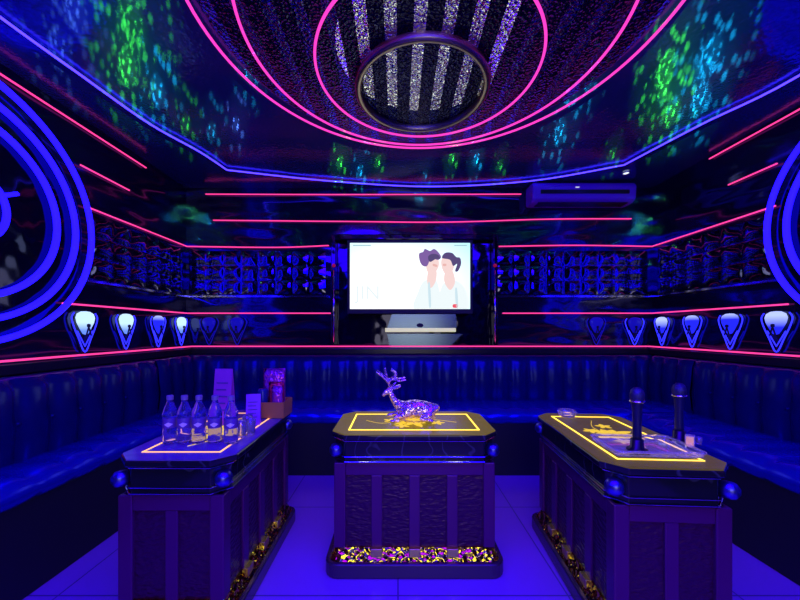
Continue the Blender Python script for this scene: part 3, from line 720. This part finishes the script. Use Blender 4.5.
def packet(label, loc, rz, rx, wd, h, m):
    b = BM(); g = {}
    for s in (-1, 1):
        for i in range(7):
            for j in range(9):
                u, v = i / 6, j / 8; th = .020 * (math.sin(PI * u) * math.sin(PI * v)) ** .6 if 0 < u < 1 and 0 < v < 1 else 0
                g[s, i, j] = b.verts.new(((u - .5) * wd, s * th, v * h))
        for i in range(6):
            for j in range(8): b.faces.new((g[s, i, j], g[s, i + 1, j], g[s, i + 1, j + 1], g[s, i, j + 1]))
    bmesh.ops.remove_doubles(b, verts=b.verts, dist=1e-5)
    o = link('snack_packet', b, m, smooth=True); o.location = loc; o.rotation_euler = (rx, 0, rz); return tag(o, label, 'snack packet', 'snack packets in the wooden box')
packet('big purple foil packet on top at the back of the wooden box', (BX - .01, BY + .045, ZT + .0115), 0, -.02, .14, .275, PURP)
packet('red foil packet leaning in the wooden box beside the purple ones', (BX + .025, BY - .012, ZT + .0115), .1, .02, .09, .20, REDP)
packet('narrow purple packet at the inner table side of the wooden box', (BX + .045, BY - .05, ZT + .0115), -.1, .02, .07, .18, PURP)
o = link('drink_can', lathe(BM(), [(0, 0), (.026, .0), (.030, .008), (.030, .150), (.026, .160), (0, .160)], seg=20), NAVY, smooth=True); o.location = (BX - .05, BY - .035, ZT + .012)
tag(o, 'dark navy can standing in the wooden box', 'can')

# ------------------------------------------------------------------ right table: tray, microphones, glasses, ashtray
RC, RS = math.cos(-math.radians(3.5)), math.sin(-math.radians(3.5))
t = thing('glass_tray', 'shallow clear glass tray under the microphones', 'tray', (1.10, 1.52, ZT + .0025), -math.radians(3.5))
link('tray_floor', prism(BM(), outline(.175, .115, .02), 0, .006), GLASS, t)
b = tube(BM(), [(x, y, .020) for x, y in outline(.178, .118, .022)], .006, closed=True, seg=8); link('tray_rim', b, GLASS, t, smooth=True)
b = BM(); A = [b.verts.new((x, y, .004)) for x, y in outline(.172, .112, .02)]; B = [b.verts.new((x, y, .020)) for x, y in outline(.178, .118, .022)]
for i in range(len(A)): b.faces.new((A[i], A[(i + 1) % len(A)], B[(i + 1) % len(B)], B[i]))
link('tray_wall', b, GLASS, t)
def mic(label, loc):
    t = thing('microphone', label, 'microphone', loc, 0, 'microphones standing upright on the glass tray')
    link('stand_cup', lathe(BM(), [(0, 0), (.040, 0), (.040, .008), (.026, .016), (.024, .05), (.018, .052), (0, .052)], seg=20), BLACKM, t, smooth=True)
    link('handle', lathe(BM(), [(0, .045), (.0165, .045), (.0175, .07), (.0165, .12), (.018, .17), (.023, .205), (.024, .212), (0, .213)], seg=20), MICB, t, smooth=True)
    link('collar', tube(BM(), circ((0, 0, .214), .0265, 24), .0045, closed=True, seg=8), CHROME, t, smooth=True)
    link('grille', lathe(BM(), [(.023, .212), (.028, .228), (.0285, .244), (.023, .262), (.012, .272), (0, .275)], seg=20), MESHM, t, smooth=True)
    return t
m0 = mic('upright dark microphone on the tray, towards the room centre', (on(637, 1.47), 1.47, ZT + .009))
dup(m0, (on(679, 1.595), 1.595, ZT + .009), 0, 'upright dark microphone on the tray, towards the wall sofa')
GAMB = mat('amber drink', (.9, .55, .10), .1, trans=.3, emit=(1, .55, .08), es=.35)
t = thing('shot_glass', 'small square glass of amber drink standing on the tray by a microphone', 'glass', (on(690, 1.505), 1.505, ZT + .009), 0)
link('glass_wall', lathe(BM(), [(0, 0), (.022, 0), (.024, .055), (.022, .055), (.020, .005), (0, .005)], seg=4), GLASS, t)
link('drink', lathe(BM(), [(0, .006), (.017, .006), (.018, .046), (0, .046)], seg=4), GAMB, t)
tumbler('tiny glass beside the amber one on the right-hand table', (on(699, 1.55), 1.55, ZT + .009), .012, .032, None, 'liqueur_glass')
o = link('ashtray', lathe(BM(), [(0, .0), (.046, 0), (.052, .008), (.056, .030), (.050, .036), (.040, .030), (.032, .010), (0, .009)], seg=12), GLASS); o.location = (on(566, 2.10), 2.09, ZT + .0025)
tag(o, 'faceted clear glass ashtray at the far end of table', 'ashtray')

# ------------------------------------------------------------------ warm lamps added behind the viewer to put sparkle into the reflections
DL = em_('added warm sparkle lens', (1.0, .93, .70), 14.0)
for xx in (-1.5, -.5, .85, 1.85):
    t = thing('downlight', 'warm round lamp added out of view behind the viewer for sparkle', 'ceiling lamp', (xx, -1.1, ZC - .012), 0, 'added warm sparkle lamps behind the viewer')
    link('trim_ring', tube(BM(), circ((0, 0, 0), .055, 24), .008, closed=True), CHROME, t, smooth=True)
    link('lens', lathe(BM(), [(0, -.004), (.048, -.002), (.048, .004), (0, .004)]), DL, t)

# ------------------------------------------------------------------ glowing panel added on the unseen rear wall to feed the reflections
t = thing('rear_glow_panel', 'pale glowing panel added behind the viewer to feed reflections', 'screen', (.3, YR, .72))
link('glow_panel_frame', box(BM(), -.75, .75, 0, .05, 0, 1.2), BLACKM, t, bev=.006)
link('glow_panel_face', box(BM(), -.71, .71, .05, .053, .04, 1.16), em_('added rear glow', (1.0, .92, .62), 2.6), t)
